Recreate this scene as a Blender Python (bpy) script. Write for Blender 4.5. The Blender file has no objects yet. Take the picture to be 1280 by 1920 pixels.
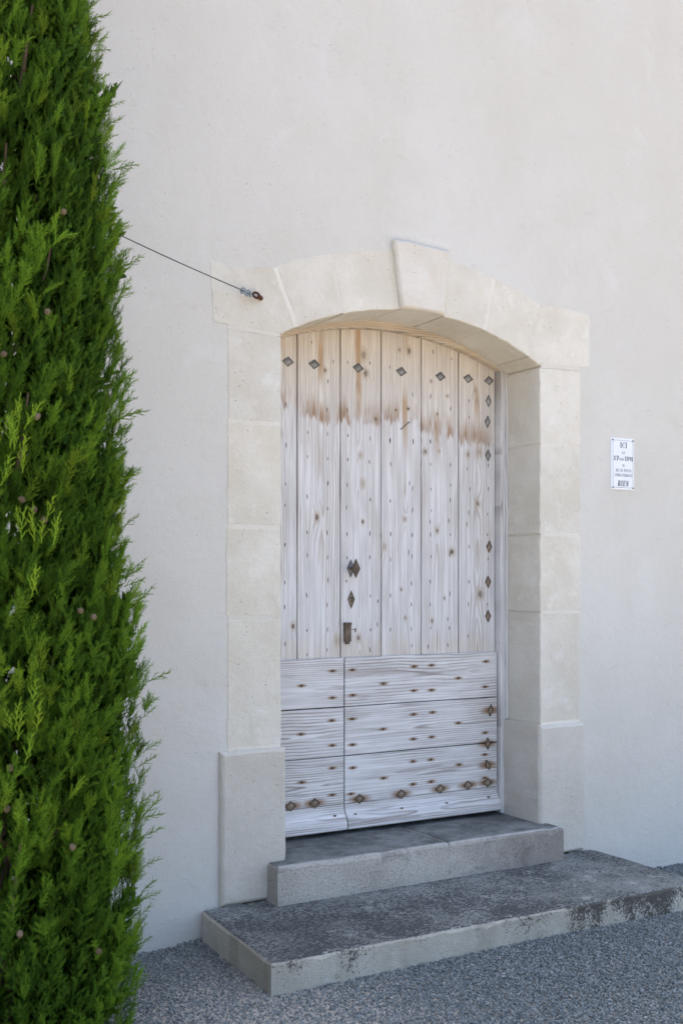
import bpy, bmesh, math, random
import numpy as np
from mathutils import Vector, Matrix, noise as mnoise

random.seed(7)
rng = np.random.default_rng(11)
sc = bpy.context.scene
C = sc.collection

# ------------------------------------------------------------------ camera, sky, sun, exposure
cam_d = bpy.data.cameras.new('camera')
cam = bpy.data.objects.new('camera', cam_d)
C.objects.link(cam)
cam.location = (0, 0, 1.62)
cam.rotation_euler = (math.radians(90), 0, math.radians(-29.7))
cam_d.sensor_fit = 'VERTICAL'
cam_d.sensor_height = 36.0
cam_d.sensor_width = 24.0
cam_d.lens = 36.0 * 2087 / 1920
cam_d.shift_y = 125 / 1920
cam_d.clip_start = 0.05
cam_d.clip_end = 2000
cam_d.dof.use_dof = True
cam_d.dof.focus_distance = 5.75
cam_d.dof.aperture_fstop = 4.0
sc.camera = cam

SUN_EL, SUN_AZ = math.radians(69), math.radians(8)      # sun stands behind the house
w = bpy.data.worlds.new('World'); sc.world = w; w.use_nodes = True
nt = w.node_tree
bg = nt.nodes['Background']
sky = nt.nodes.new('ShaderNodeTexSky')
sky.sky_type = 'NISHITA'; sky.sun_disc = False
sky.sun_elevation = SUN_EL; sky.sun_rotation = SUN_AZ
sky.air_density = 1.0; sky.dust_density = 4.0; sky.ozone_density = 1.0
nt.links.new(sky.outputs[0], bg.inputs[0])
bg.inputs[1].default_value = 0.135

sun_d = bpy.data.lights.new('sun', 'SUN')
sun_d.energy = 5.0; sun_d.angle = math.radians(0.53); sun_d.color = (1.0, 0.93, 0.82)
sun = bpy.data.objects.new('sun', sun_d); C.objects.link(sun)
sun_dir = Vector((math.sin(SUN_AZ)*math.cos(SUN_EL), math.cos(SUN_AZ)*math.cos(SUN_EL), math.sin(SUN_EL)))
sun.rotation_euler = (-sun_dir).to_track_quat('-Z', 'Y').to_euler()
sun.location = (3, 20, 20)

sc.view_settings.view_transform = 'Standard'
sc.view_settings.look = 'None'
sc.view_settings.gamma = 1.0
sc.view_settings.exposure = 1.96
sc.cycles.use_denoising = True
sc.cycles.max_bounces = 8
sc.cycles.diffuse_bounces = 5
sc.cycles.caustics_reflective = False
sc.cycles.caustics_refractive = False

# ------------------------------------------------------------------ object helpers
WLOC = {}
def link(o, parent=None, loc=(0, 0, 0)):
    C.objects.link(o)
    loc = Vector(loc)
    WLOC[o.name] = loc
    if parent is not None:
        o.parent = parent
        o.location = loc - WLOC[parent.name]
    else:
        o.location = loc
    return o
def tag(o, label=None, cat=None, group=None, kind=None):
    if label: o['label'] = label
    if cat: o['category'] = cat
    if group: o['group'] = group
    if kind: o['kind'] = kind
    return o
def empty(name, loc):
    o = bpy.data.objects.new(name, None)
    o.empty_display_size = 0.2
    return link(o, None, loc)
def mesh_of(name, verts, faces, mat=None, smooth=False):
    me = bpy.data.meshes.new(name)
    me.from_pydata([tuple(v) for v in verts], [], faces)
    bm = bmesh.new(); bm.from_mesh(me)
    bmesh.ops.recalc_face_normals(bm, faces=bm.faces)
    bm.to_mesh(me); bm.free()
    if smooth: me.polygons.foreach_set('use_smooth', [True]*len(me.polygons))
    if mat: me.materials.append(mat)
    return me
def put(name, me, parent=None, loc=(0, 0, 0), rot=None, scale=None):
    o = bpy.data.objects.new(name, me)
    link(o, parent, loc)
    if rot is not None: o.rotation_euler = rot
    if scale is not None: o.scale = scale
    return o

class MB:
    """collects verts and faces for one mesh"""
    def __init__(s): s.v = []; s.f = []
    def add(s, verts, faces):
        n = len(s.v); s.v += [tuple(p) for p in verts]; s.f += [tuple(i+n for i in f) for f in faces]; return s
    def box(s, x0, x1, y0, y1, z0, z1):
        v = [(x0,y0,z0),(x1,y0,z0),(x1,y1,z0),(x0,y1,z0),(x0,y0,z1),(x1,y0,z1),(x1,y1,z1),(x0,y1,z1)]
        return s.add(v, [(0,1,5,4),(1,2,6,5),(2,3,7,6),(3,0,4,7),(4,5,6,7),(3,2,1,0)])
    def tube(s, pts, r, n=8, caps=True):
        pts = [Vector(p) for p in pts]; rs = r if isinstance(r, (list, tuple)) else [r]*len(pts)
        rings = []; ref = None
        for i, p in enumerate(pts):
            t = (pts[min(i+1, len(pts)-1)] - pts[max(i-1, 0)]).normalized()
            if ref is None: ref = t.orthogonal().normalized()
            u = (ref - t*ref.dot(t)).normalized(); ref = u; v = t.cross(u)
            rings.append([p + (u*math.cos(2*math.pi*k/n) + v*math.sin(2*math.pi*k/n))*rs[i] for k in range(n)])
        vs = [q for rg in rings for q in rg]; fs = []
        for i in range(len(pts)-1):
            for k in range(n):
                a = i*n+k; b = i*n+(k+1) % n
                fs.append((a, b, b+n, a+n))
        if caps: fs += [tuple(range(n))[::-1], tuple(range(len(vs)-n, len(vs)))]
        return s.add(vs, fs)
    def mesh(s, name, mat=None, smooth=False): return mesh_of(name, s.v, s.f, mat, smooth)

def bevel(me, w, seg=1):
    bm = bmesh.new(); bm.from_mesh(me)
    bmesh.ops.bevel(bm, geom=[e for e in bm.edges], offset=w, segments=seg, affect='EDGES', clamp_overlap=True)
    bm.to_mesh(me); bm.free(); return me

# ------------------------------------------------------------------ node helpers
class S:
    T = None
    def __init__(s, k): s.k = k
    def __add__(s, o): return mth('ADD', s, o)
    __radd__ = __add__
    def __sub__(s, o): return mth('SUBTRACT', s, o)
    def __rsub__(s, o): return mth('SUBTRACT', o, s)
    def __mul__(s, o): return mth('MULTIPLY', s, o)
    __rmul__ = __mul__
    def __truediv__(s, o): return mth('DIVIDE', s, o)
    def __pow__(s, o): return mth('POWER', s, o)
def sset(node, i, v):
    if isinstance(v, S): S.T.links.new(v.k, node.inputs[i])
    elif v is not None: node.inputs[i].default_value = v
def mth(op, a, b=None, c=None, clamp=False):
    n = S.T.nodes.new('ShaderNodeMath'); n.operation = op; n.use_clamp = clamp
    for i, v in enumerate((a, b, c)): sset(n, i, v)
    return S(n.outputs[0])
def sat(a): return mth('ADD', a, 0.0, clamp=True)
def sm(x, lo, hi):
    n = S.T.nodes.new('ShaderNodeMapRange'); n.interpolation_type = 'SMOOTHSTEP'
    sset(n, 0, x); n.inputs[1].default_value = lo; n.inputs[2].default_value = hi
    return S(n.outputs[0])
def gauss(q): return mth('POWER', 2.71828, q * -1.0)          # exp(-q)
def comb(x, y, z):
    n = S.T.nodes.new('ShaderNodeCombineXYZ')
    for i, v in enumerate((x, y, z)): sset(n, i, v)
    return S(n.outputs[0])
def sep(v):
    n = S.T.nodes.new('ShaderNodeSeparateXYZ'); sset(n, 0, v)
    return [S(n.outputs[i]) for i in range(3)]
def nz(vec, scale, detail=3.0, rough=0.55, dist=0.0):
    n = S.T.nodes.new('ShaderNodeTexNoise'); sset(n, 'Vector', vec)
    n.inputs['Scale'].default_value = scale; n.inputs['Detail'].default_value = detail
    n.inputs['Roughness'].default_value = rough; n.inputs['Distortion'].default_value = dist
    return S(n.outputs[0])
def vor(vec, scale, feature='F1', out=0, rnd=1.0):
    n = S.T.nodes.new('ShaderNodeTexVoronoi'); n.feature = feature; sset(n, 'Vector', vec)
    n.inputs['Scale'].default_value = scale; n.inputs['Randomness'].default_value = rnd
    return S(n.outputs[out])
def mix(f, a, b):
    n = S.T.nodes.new('ShaderNodeMix'); n.data_type = 'RGBA'
    sset(n, 0, f)
    for i, v in ((6, a), (7, b)):
        if isinstance(v, S): sset(n, i, v)
        else: n.inputs[i].default_value = (*v, 1)
    return S(n.outputs[2])
def mulc(a, f):
    n = S.T.nodes.new('ShaderNodeMix'); n.data_type = 'RGBA'; n.blend_type = 'MULTIPLY'
    n.inputs[0].default_value = 1.0; sset(n, 6, a)
    sset(n, 7, comb(f, f, f)); return S(n.outputs[2])
def coords(kind='Object'):
    n = S.T.nodes.new('ShaderNodeTexCoord'); return S(n.outputs[kind])
def objrand():
    n = S.T.nodes.new('ShaderNodeObjectInfo'); return S(n.outputs['Random'])
def newmat(name):
    m = bpy.data.materials.new(name); m.use_nodes = True; S.T = m.node_tree; return m
def finish(m, col, rough=0.85, bump=None, dist=0.01, strength=1.0, metal=0.0, spec=0.3):
    b = m.node_tree.nodes['Principled BSDF']
    if isinstance(col, S): sset(b, 'Base Color', col)
    else: b.inputs['Base Color'].default_value = (*col, 1)
    sset(b, 'Roughness', rough); b.inputs['Metallic'].default_value = metal
    b.inputs['Specular IOR Level'].default_value = spec
    if bump is not None:
        n = S.T.nodes.new('ShaderNodeBump'); sset(n, 'Height', bump)
        n.inputs['Distance'].default_value = dist; n.inputs['Strength'].default_value = strength
        S.T.links.new(n.outputs[0], b.inputs['Normal'])
    return m
# ------------------------------------------------------------------ materials
def mat_plaster():
    m = newmat('lime_plaster'); p = coords()
    big = nz(p, 0.55, 3, 0.5); mid = nz(p, 4.0, 4, 0.6); fine = nz(p, 90, 3, 0.6); grit = nz(p, 260, 2, 0.6)
    x, y, z = sep(p)
    drift = nz(comb(x*1.0, y, z*0.8), 1.3, 5, 0.65)
    col = mix(sm(big, 0.35, 0.65), (0.605, 0.583, 0.53), (0.635, 0.617, 0.57))
    col = mix(sm(drift, 0.42, 0.68)*0.6, col, (0.575, 0.55, 0.49))
    col = mix(sm(mid, 0.55, 0.8)*0.35, col, (0.625, 0.61, 0.585))
    pit = sm(vor(p, 55, out=0), 0.16, 0.06) * sm(nz(p, 17, 2), 0.52, 0.62)
    col = mix(pit*0.5, col, (0.36, 0.32, 0.27))
    col = mix(sm(grit, 0.55, 0.75)*0.32, col, (0.45, 0.41, 0.36))
    scuff = sm(nz(comb(x*2.0, y, z*5.0), 3.0, 4, 0.65, 0.8), 0.60, 0.72)
    col = mix(scuff*0.32, col, (0.52, 0.48, 0.435))
    rain = sm(nz(comb(x*1.2, y, z*1.0), 2.6, 5, 0.7, 0.5), 0.55, 0.70)
    col = mix(rain*0.35, col, (0.66, 0.645, 0.615))
    h = big*4.0 + mid*1.3 + nz(p, 22, 3, 0.6)*0.5 + fine*0.32 + grit*0.16 - pit*0.5
    return finish(m, col, 0.92, h, 0.006, 1.0, spec=0.15)

def mat_stone(name, c1, c2, c3, speck=0.5, patch=0.5):
    m = newmat(name); p = coords(); r = objrand()
    q = S(S.T.nodes.new('ShaderNodeVectorMath').outputs[0]); v = q.k.node; v.operation = 'ADD'
    sset(v, 0, p); sset(v, 1, comb(r*17.0, r*9.0, r*23.0))
    a = nz(q, 3.2, 5, 0.62); b = nz(q, 11, 4, 0.6); g = nz(q, 120, 3, 0.65); t = nz(q, 300, 2, 0.5)
    col = mix(sm(a, 0.36, 0.66), c1, c2)
    col = mix(sm(b, 0.56, 0.74)*patch, col, c3)
    col = mix(sm(g, 0.58, 0.78)*speck, col, tuple(0.55*k for k in c1))
    pit = sm(vor(q, 38), 0.14, 0.05) * sm(nz(q, 9, 2), 0.5, 0.62)
    col = mix(pit*0.7, col, tuple(0.4*k for k in c1))
    scr = sm(nz(comb(*[k*s for k, s in zip(sep(q), (30, 30, 6))]), 1.6, 2, 0.5, 1.2), 0.72, 0.78)
    col = mix(scr*0.35, col, tuple(0.5*k for k in c1))
    wash = sm(nz(q, 1.7, 4, 0.7, 0.6), 0.52, 0.68)
    col = mix(wash*0.45*patch, col, tuple(k*s for k, s in zip(c1, (0.90, 0.84, 0.72))))
    col = mulc(col, 0.95 + r*0.08)
    h = a*1.6 + b*1.1 + nz(q, 34, 3, 0.6)*0.6 + g*0.5 + t*0.2 - pit*0.9
    return finish(m, col, 0.9, h, 0.005, 1.0, spec=0.15)

def mat_step(name, lichen_x):
    """grey weathered step stone: dark lichen specks on top, crust along the front towards lichen_x"""
    m = newmat(name); p = coords(); x, y, z = sep(p)
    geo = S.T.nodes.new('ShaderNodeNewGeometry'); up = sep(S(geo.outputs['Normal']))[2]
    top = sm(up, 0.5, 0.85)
    a = nz(p, 2.2, 4, 0.6); b = nz(p, 13, 4, 0.6); g = nz(p, 150, 3, 0.65)
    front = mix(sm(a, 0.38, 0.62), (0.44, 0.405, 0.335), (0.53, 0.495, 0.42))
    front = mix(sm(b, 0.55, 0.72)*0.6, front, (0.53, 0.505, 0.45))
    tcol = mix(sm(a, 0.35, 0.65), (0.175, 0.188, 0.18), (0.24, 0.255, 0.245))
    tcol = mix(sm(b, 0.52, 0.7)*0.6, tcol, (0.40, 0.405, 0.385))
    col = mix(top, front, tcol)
    # lichen specks
    s1 = nz(comb(x*0.75, y*1.2, z*1.6), 78, 4, 0.68, 0.3)*0.85 + nz(p, 24, 4, 0.7)*0.15; zone = nz(p, 3.1, 3, 0.6)
    sp_top = sm(s1 + (zone - 0.5)*0.40, 0.495, 0.535) * top
    xr = sm(x, lichen_x - 1.3, lichen_x - 0.1) * sm(x, lichen_x + .02, lichen_x - .16)
    sp_fr = sm(nz(p, 120, 5, 0.75)*0.7 + nz(p, 40, 4, 0.7)*0.3 + (nz(comb(x*1.3, y, z*0.4), 5.0, 3, 0.6) - 0.5)*0.55 + xr*0.24 + sm(z, 0.03, 0.125)*0.075, 0.64, 0.70) * (1.0 - top)
    sp_fr = sp_fr * sm(sep(S(geo.outputs['Normal']))[1], -0.3, -0.6)
    stain = sm(nz(comb(x*7.0, y*7.0, z*1.5), 1.0, 3, 0.6), 0.50, 0.66) * (1.0 - top)
    col = mix(stain*0.28, col, (0.22, 0.18, 0.125))
    col = mix(sat(sp_top)*0.85, col, (0.045, 0.048, 0.052))
    col = mix(sat(sp_fr)*0.88, col, (0.045, 0.042, 0.038))
    col = mix(sm(g, 0.52, 0.74)*0.5, col, (0.12, 0.115, 0.105))
    h = a*1.2 + b*1.3 + nz(p, 45, 3, 0.6)*0.5 + g*0.7 - sp_top*0.2
    return finish(m, col, 0.88, h, 0.006, 1.0, spec=0.2)

def mat_step_upper():
    m = newmat('step_stone_upper'); p = coords(); x, y, z = sep(p)
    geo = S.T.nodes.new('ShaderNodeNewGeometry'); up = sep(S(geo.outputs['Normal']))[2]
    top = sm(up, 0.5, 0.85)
    a = nz(p, 2.6, 4, 0.6); b = nz(p, 12, 4, 0.65); g = nz(p, 140, 3, 0.65)
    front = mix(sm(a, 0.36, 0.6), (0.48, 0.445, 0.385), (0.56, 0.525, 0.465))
    front = mix(sm(x + (b - 0.5)*0.7, 3.05, 3.75)*0.75, front, (0.27, 0.235, 0.20))
    front = mix(sm(b - (z - 0.14)*2.2, 0.52, 0.66)*0.6, front, (0.44, 0.42, 0.38))
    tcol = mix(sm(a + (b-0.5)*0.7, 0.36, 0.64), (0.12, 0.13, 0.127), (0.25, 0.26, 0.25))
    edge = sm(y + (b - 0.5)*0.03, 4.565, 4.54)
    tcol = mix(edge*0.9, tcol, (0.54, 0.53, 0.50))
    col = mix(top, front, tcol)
    tool = nz(comb(x*1.0, y*2.0, z*1.3), 95, 4, 0.7)
    col = mix(sm(nz(p, 6.0, 5, 0.7, 0.8), 0.54, 0.66)*0.45, col, (0.15, 0.13, 0.11))
    col = mix(sm(tool, 0.45, 0.70)*0.4, col, (0.095, 0.092, 0.09))
    col = mix(sm(g, 0.52, 0.72)*0.5, col, (0.085, 0.08, 0.075))
    col = mix(sm(nz(p, 170, 2, 0.5), 0.62, 0.72)*0.5, col, (0.45, 0.43, 0.40))
    h = a*1.2 + b*1.4 + tool*1.1 + g*0.7
    return finish(m, col, 0.88, h, 0.006, 1.0, spec=0.2)

def mat_wood(name, kind, seed, a0, knots=(), rust=(), lo=0.0, tint=0.0, zones=True):
    """bleached old softwood; growth rings of a flat-sawn board bent round its knots"""
    rn = random.Random(seed)
    m = newmat(name); p = coords(); x, y, z = sep(p)
    a, b = (x, z) if kind == 'v' else (z, x)
    off = rn.uniform(0, 50)
    h = (nz(comb(b*0.85 + off, off, 0.0), 1.0, 2, 0.5) - rn.uniform(0.42, 0.56)) * rn.uniform(0.5, 0.8)
    wob = (nz(comb(a*5.0, b*1.3, off), 1.6, 2, 0.5) - 0.5) * 0.03
    da = a - (a0 + rn.uniform(-0.03, 0.03)) + wob
    r = mth('SQRT', da*da*1.0 + h*h*0.05 + 0.00004)
    core = None; rings = None
    for (ka, kb, kr) in knots:
        dx = (a - ka); dz = (b - kb)
        q = dx*dx*(1/(kr*1.7)**2) + dz*dz*(1/(kr*4.2)**2)
        r = r + gauss(q) * (kr*0.9)
        qc = mth('SQRT', dx*dx*(1/(kr*0.55)**2) + dz*dz*(1/(kr*rn.uniform(.55, 1.0))**2)) + (nz(p, 70, 3) - 0.5)*1.1
        cc = sm(qc, 1.15, 0.45) * rn.choice((0.25, 0.5, 0.75, 1.0))
        core = cc if core is None else mth('MAXIMUM', core, cc)
        rc = sm(qc, 2.6, 1.0)
        rings = rc if rings is None else mth('MAXIMUM', rings, rc)
    ph = r * rn.uniform(55, 105) + nz(comb(a*40, b*2.0, off), 1.0, 2)*0.35
    fr = mth('FRACT', ph)
    line = sm(fr, 0.45, 0.93) * sm(fr, 1.0, 0.95)
    fib = nz(comb(a*260, b*7.0, off), 1.0, 3, 0.6)
    fib2 = nz(comb(a*70, b*2.2, off + 9), 1.0, 3, 0.55)
    blot = nz(comb(a*9, b*2.2, off + 3), 1.0, 4, 0.6)
    line = line * (0.14 + sm(blot, 0.38, 0.62)*0.86)
    pale = mix(sm(fib2, 0.35, 0.68), (0.59, 0.575, 0.565), (0.74, 0.73, 0.725))
    pale = mix(sm(blot, 0.5, 0.75)*0.5, pale, (0.60, 0.565, 0.515))
    dark = (0.36, 0.325, 0.295)
    if kind == 'v' and zones:
        # upper part sheltered by the arch keeps its honey colour; a brown tide line runs below it
        edge = z + (x - 2.65)*0.055 + rn.uniform(-.045, .045) + (nz(comb(x*34, off, 0.0), 1.0, 4, 0.7) - 0.5)*0.24
        warm = sm(edge, 2.445, 2.52)
        wcol = mix(sm(fib2, 0.3, 0.7), (0.58, 0.48, 0.36), (0.73, 0.655, 0.55))
        wcol = mix(sm(blot, 0.45, 0.62)*0.5, wcol, (0.70, 0.645, 0.565))
        base = mix(warm*(0.30 + sm(z, 2.5, 2.85)*0.25 + sm(fib2, 0.4, 0.65)*0.2), pale, wcol)  # sheltered tone, plus warm soffit bounce painted in towards the top
        band = sm(edge, 2.44, 2.462) * sm(edge, 2.60, 2.47)
        base = mix(band*(0.35 + sm(fib2, 0.3, 0.65)*0.6)*sm(nz(comb(x*13, off, z*3.0), 1.0, 3, 0.6), 0.40, 0.60), base, (0.33, 0.195, 0.10))
        streak = sm(mth('ABSOLUTE', da), 0.022, 0.008) * sm(nz(comb(b*1.6, off, 3.0), 1.0, 2), 0.44, 0.6) * sm(z, 2.2, 2.5)
        base = mix(streak*0.75, base, (0.42, 0.25, 0.11))
        dark = (0.34, 0.27, 0.20)
        low = sm(z + (fib2 - 0.5)*0.25, 1.38, 1.22)
        base = mix(low*0.4, base, (0.60, 0.52, 0.41))
    else:
        base = pale
        crack = sm(nz(comb(a*26, b*1.5, off + 20), 1.0, 3, 0.6), 0.60, 0.66)
        base = mix(crack*0.55, base, (0.36, 0.31, 0.295))
        dark = (0.25, 0.215, 0.195)
    if tint: base = mix(tint, base, (0.55, 0.42, 0.26))
    col = mix(line*(0.52 if kind == 'v' else 0.82), base, dark)
    col = mix(sm(fib, 0.52, 0.72)*0.35, col, (0.40, 0.365, 0.335))
    if knots:
        col = mix(rings*0.45, col, (0.42, 0.32, 0.22))
        col = mix(core*0.85, col, (0.105, 0.075, 0.05))
    ru = None
    for (ra, rb, rs) in rust:
        dx = (a - ra); dz = (b - rb)
        q = dx*dx*(1/(rs*0.62)**2) + dz*dz*(1/(rs*1.9)**2)
        g = gauss(q)
        ru = g if ru is None else mth('MAXIMUM', ru, g)
    if ru is not None:
        ru = sm(ru + (fib - 0.5)*0.35 + (fib2-0.5)*0.25, 0.22, 0.95)
        col = mix(ru*0.9, col, (0.24, 0.125, 0.045))
    hgt = line*0.6 - fib*0.5 + fib2*0.3
    if knots: hgt = hgt - core*1.2
    return finish(m, col, 0.86, hgt, 0.0022, 0.9, spec=0.18)

def mat_iron(name, c1, c2, rough=0.65, metal=0.25):
    m = newmat(name); p = coords(); r = objrand()
    g = nz(p, 90, 3, 0.7); b = nz(p, 25, 3, 0.6)
    col = mix(sm(b, 0.4, 0.65), c1, c2)
    col = mix(sm(g, 0.55, 0.75)*0.5, col, tuple(k*0.45 for k in c1))
    return finish(m, mulc(col, 0.8 + r*0.4), rough, g, 0.002, 0.8, metal=metal)

def mat_plain(name, col, rough=0.6, metal=0.0, spec=0.4, n=0.25, scale=40):
    m = newmat(name); p = coords()
    g = nz(p, scale, 3, 0.6)
    return finish(m, mulc(mix(0.0, col, col), (1.0 - n/2) + g*n), rough, g, 0.001, 0.4, metal=metal, spec=spec)

def mat_gravel_bed():
    m = newmat('gravel_bed'); p = coords()
    c = vor(p, 75, out=0); n = nz(p, 0.5, 3); k = nz(p, 60, 2)
    col = mix(sm(c, 0.1, 0.7), (0.53, 0.49, 0.425), (0.34, 0.315, 0.275))
    col = mix(sm(n, 0.4, 0.65)*0.3, col, (0.40, 0.375, 0.335))
    return finish(m, col, 0.92, c*-1.0 + k*0.3, 0.01, 1.0, spec=0.15)

def mat_pebble():
    m = newmat('gravel_chips'); p = coords(); r = objrand()
    g = nz(p, 3.0, 3, 0.6)
    col = mix(sm(r, 0.0, 0.8), (0.140, 0.160, 0.163), (0.270, 0.298, 0.298))
    col = mix(sm(r, 0.92, 1.0), col, (0.44, 0.43, 0.41))
    col = mix(sm(mth('FRACT', r*13.7), 0.75, 0.95)*0.5, col, (0.27, 0.265, 0.225))
    return finish(m, mulc(col, 0.75 + g*0.5), 0.85, g, 0.02, 0.5, spec=0.25)

def mat_foliage():
    m = newmat('cypress_foliage'); nt = m.node_tree
    at = nt.nodes.new('ShaderNodeAttribute'); at.attribute_name = 'tint'
    t, tip, young = sep(S(at.outputs['Color']))
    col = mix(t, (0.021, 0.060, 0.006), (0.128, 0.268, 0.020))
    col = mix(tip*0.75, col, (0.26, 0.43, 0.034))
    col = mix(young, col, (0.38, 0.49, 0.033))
    b = nt.nodes['Principled BSDF']
    sset(b, 'Base Color', col); b.inputs['Roughness'].default_value = 0.6
    b.inputs['Specular IOR Level'].default_value = 0.07
    tr = nt.nodes.new('ShaderNodeBsdfTranslucent'); sset(tr, 0, col)
    mx = nt.nodes.new('ShaderNodeMixShader'); mx.inputs[0].default_value = 0.22
    nt.links.new(b.outputs[0], mx.inputs[1]); nt.links.new(tr.outputs[0], mx.inputs[2])
    nt.links.new(mx.outputs[0], nt.nodes['Material Output'].inputs[0])
    return m

M = dict(
    plaster=mat_plaster(),
    stone=mat_stone('cream_limestone', (0.625, 0.583, 0.495), (0.70, 0.667, 0.59), (0.76, 0.745, 0.70)),
    keystone=mat_stone('pale_limestone', (0.63, 0.585, 0.505), (0.68, 0.645, 0.58), (0.72, 0.70, 0.66), 0.4, 0.6),
    plinth=mat_stone('grey_limestone', (0.56, 0.52, 0.45), (0.61, 0.575, 0.51), (0.66, 0.635, 0.585), 0.5, 0.5),
    mortar=mat_stone('pale_mortar', (0.67, 0.63, 0.55), (0.71, 0.675, 0.60), (0.74, 0.715, 0.66), 0.3, 0.4),
    step=mat_step('step_stone_lower', 4.15), step2=mat_step_upper(),
    zinc=mat_iron('weathered_iron', (0.115, 0.112, 0.108), (0.20, 0.195, 0.185)),
    rusty=mat_iron('rusted_iron', (0.085, 0.062, 0.042), (0.16, 0.115, 0.075)),
    black=mat_iron('dark_iron', (0.035, 0.031, 0.027), (0.065, 0.056, 0.046)),
    brown=mat_iron('brown_iron', (0.105, 0.078, 0.058), (0.15, 0.115, 0.09), 0.7, 0.1),
    redrust=mat_iron('red_rust', (0.060, 0.022, 0.012), (0.10, 0.035, 0.018), 0.8, 0.0),
    galv=mat_iron('galvanised_steel', (0.22, 0.27, 0.31), (0.34, 0.40, 0.45), 0.45, 0.5),
    cable=mat_plain('steel_cable', (0.11, 0.11, 0.115), 0.5, 0.5),
    enamel=mat_plain('white_enamel', (0.78, 0.80, 0.83), 0.22, 0.0, 0.5, 0.06, 20),
    ink=mat_plain('black_enamel', (0.022, 0.023, 0.028), 0.35),
    line=mat_plain('grey_enamel_line', (0.17, 0.19, 0.22), 0.35),
    unseen_dark_ground=mat_plain('unseen_ground_brown', (0.15, 0.115, 0.085), 0.9, 0.0, 0.1, 0.6, 6), bed=mat_gravel_bed(), pebble=mat_pebble(), foliage=mat_foliage(),
    bark=mat_stone('cypress_bark', (0.13, 0.095, 0.065), (0.20, 0.15, 0.105), (0.24, 0.19, 0.14)),
    cone=mat_stone('cypress_cone', (0.10, 0.075, 0.045), (0.17, 0.13, 0.085), (0.24, 0.20, 0.14)),
    zinc_face=mat_iron('pale_weathered_iron', (0.22, 0.215, 0.21), (0.33, 0.325, 0.315)), rusty_face=mat_iron('tan_weathered_iron', (0.20, 0.155, 0.11), (0.30, 0.245, 0.185)),
    tile=mat_stone('clay_tile', (0.36, 0.19, 0.11), (0.46, 0.27, 0.17), (0.50, 0.36, 0.25)),
    dark=mat_plain('dark_inner_wood', (0.06, 0.05, 0.042), 0.9),
)
# ------------------------------------------------------------------ ground
def ss(t, a, b):
    t = np.clip((t-a)/(b-a), 0, 1); return t*t*(3-2*t)
def ground_z(x, y):
    """the gravel dips a little along the wall on either side of the steps"""
    return -.058*ss(x, 4.05, 4.45)*ss(y, 4.0, 4.4) - .03*ss(x, 2.1, 1.7)*ss(y, 4.1, 4.6)*ss(x, .2, .8)
gm = MB()
gxs = [-150.0] + [0.0 + .1*k for k in range(81)] + [150.0]; gys = [-1.9] + [3.0 + .1*k for k in range(18)] + [150.0]
gm.add([(x, y, float(ground_z(x, y)) if 0 < x < 8 and 3 < y < 4.75 else 0.0) for y in gys for x in gxs],
       [(j*len(gxs)+i, j*len(gxs)+i+1, (j+1)*len(gxs)+i+1, (j+1)*len(gxs)+i) for j in range(len(gys)-1) for i in range(len(gxs)-1)])
tag(put('ground', gm.mesh('ground', M['bed'])), kind='structure')
lw = MB(); lw.add([(-150, -150, 0), (150, -150, 0), (150, -1.9, 0), (-150, -1.9, 0)], [(0, 1, 2, 3)])  # unseen dark ground behind the camera, added to limit bounce on the wall
tag(put('unseen_dark_ground', lw.mesh('unseen_dark_ground', M['unseen_dark_ground'])), kind='structure')

# ------------------------------------------------------------------ house
WALL, JAMB, PLIN, BACK = 4.668, 4.665, 4.640, 5.06     # y of plaster, stone face, plinth face, back of the stones
XL, XR, XC = 2.337, 3.888, 3.112                        # clear opening between the jambs
ZSP, RI, ZCI = 2.763, 1.602, 1.361                      # springing height, intrados radius, its centre height
def intr(x): return ZCI + math.sqrt(RI*RI - (x - XC)**2)
RE, ZCE = 1.98, 1.272
def extr(x): return ZCE + math.sqrt(RE*RE - (x - XC)**2)

house = empty('house', (3.1, 4.9, 0))
tag(house, 'pale plastered house wall with a stone framed arched wooden double door', 'house')

HX0, HX1, HZ, HD = -7.0, 13.0, 6.2, 8.5
wm = MB()
def hole(x):
    return extr(x) - 0.12 if 2.14 < x < 4.09 else 0.0
xs = [HX0, 0.0, 2.14] + [2.14 + (4.09-2.14)*k/16 for k in range(17)] + [4.09, 7.0, HX1]
cols = []
for i in range(len(xs)-1):
    a, b = xs[i], xs[i+1]
    if b - a < 1e-6: continue
    inside = 2.139 < a and b < 4.0901
    z0a = extr(a) - 0.12 if inside else -0.3
    z0b = extr(b) - 0.12 if inside else -0.3
    wm.add([(a, WALL, z0a), (b, WALL, z0b), (b, WALL, HZ), (a, WALL, HZ)], [(0, 1, 2, 3)])
    wm.add([(a, BACK+.05, z0a), (b, BACK+.05, z0b), (b, BACK+.05, HZ), (a, BACK+.05, HZ)], [(0, 1, 2, 3)])
    if inside: wm.add([(a, WALL, z0a), (b, WALL, z0b), (b, BACK+.05, z0b), (a, BACK+.05, z0a)], [(0, 1, 2, 3)])
for x in (2.14, 4.09):
    z1 = extr(x) - 0.12
    wm.add([(x, WALL, -0.3), (x, BACK+.05, -0.3), (x, BACK+.05, z1), (x, WALL, z1)], [(0, 1, 2, 3)])
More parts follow.
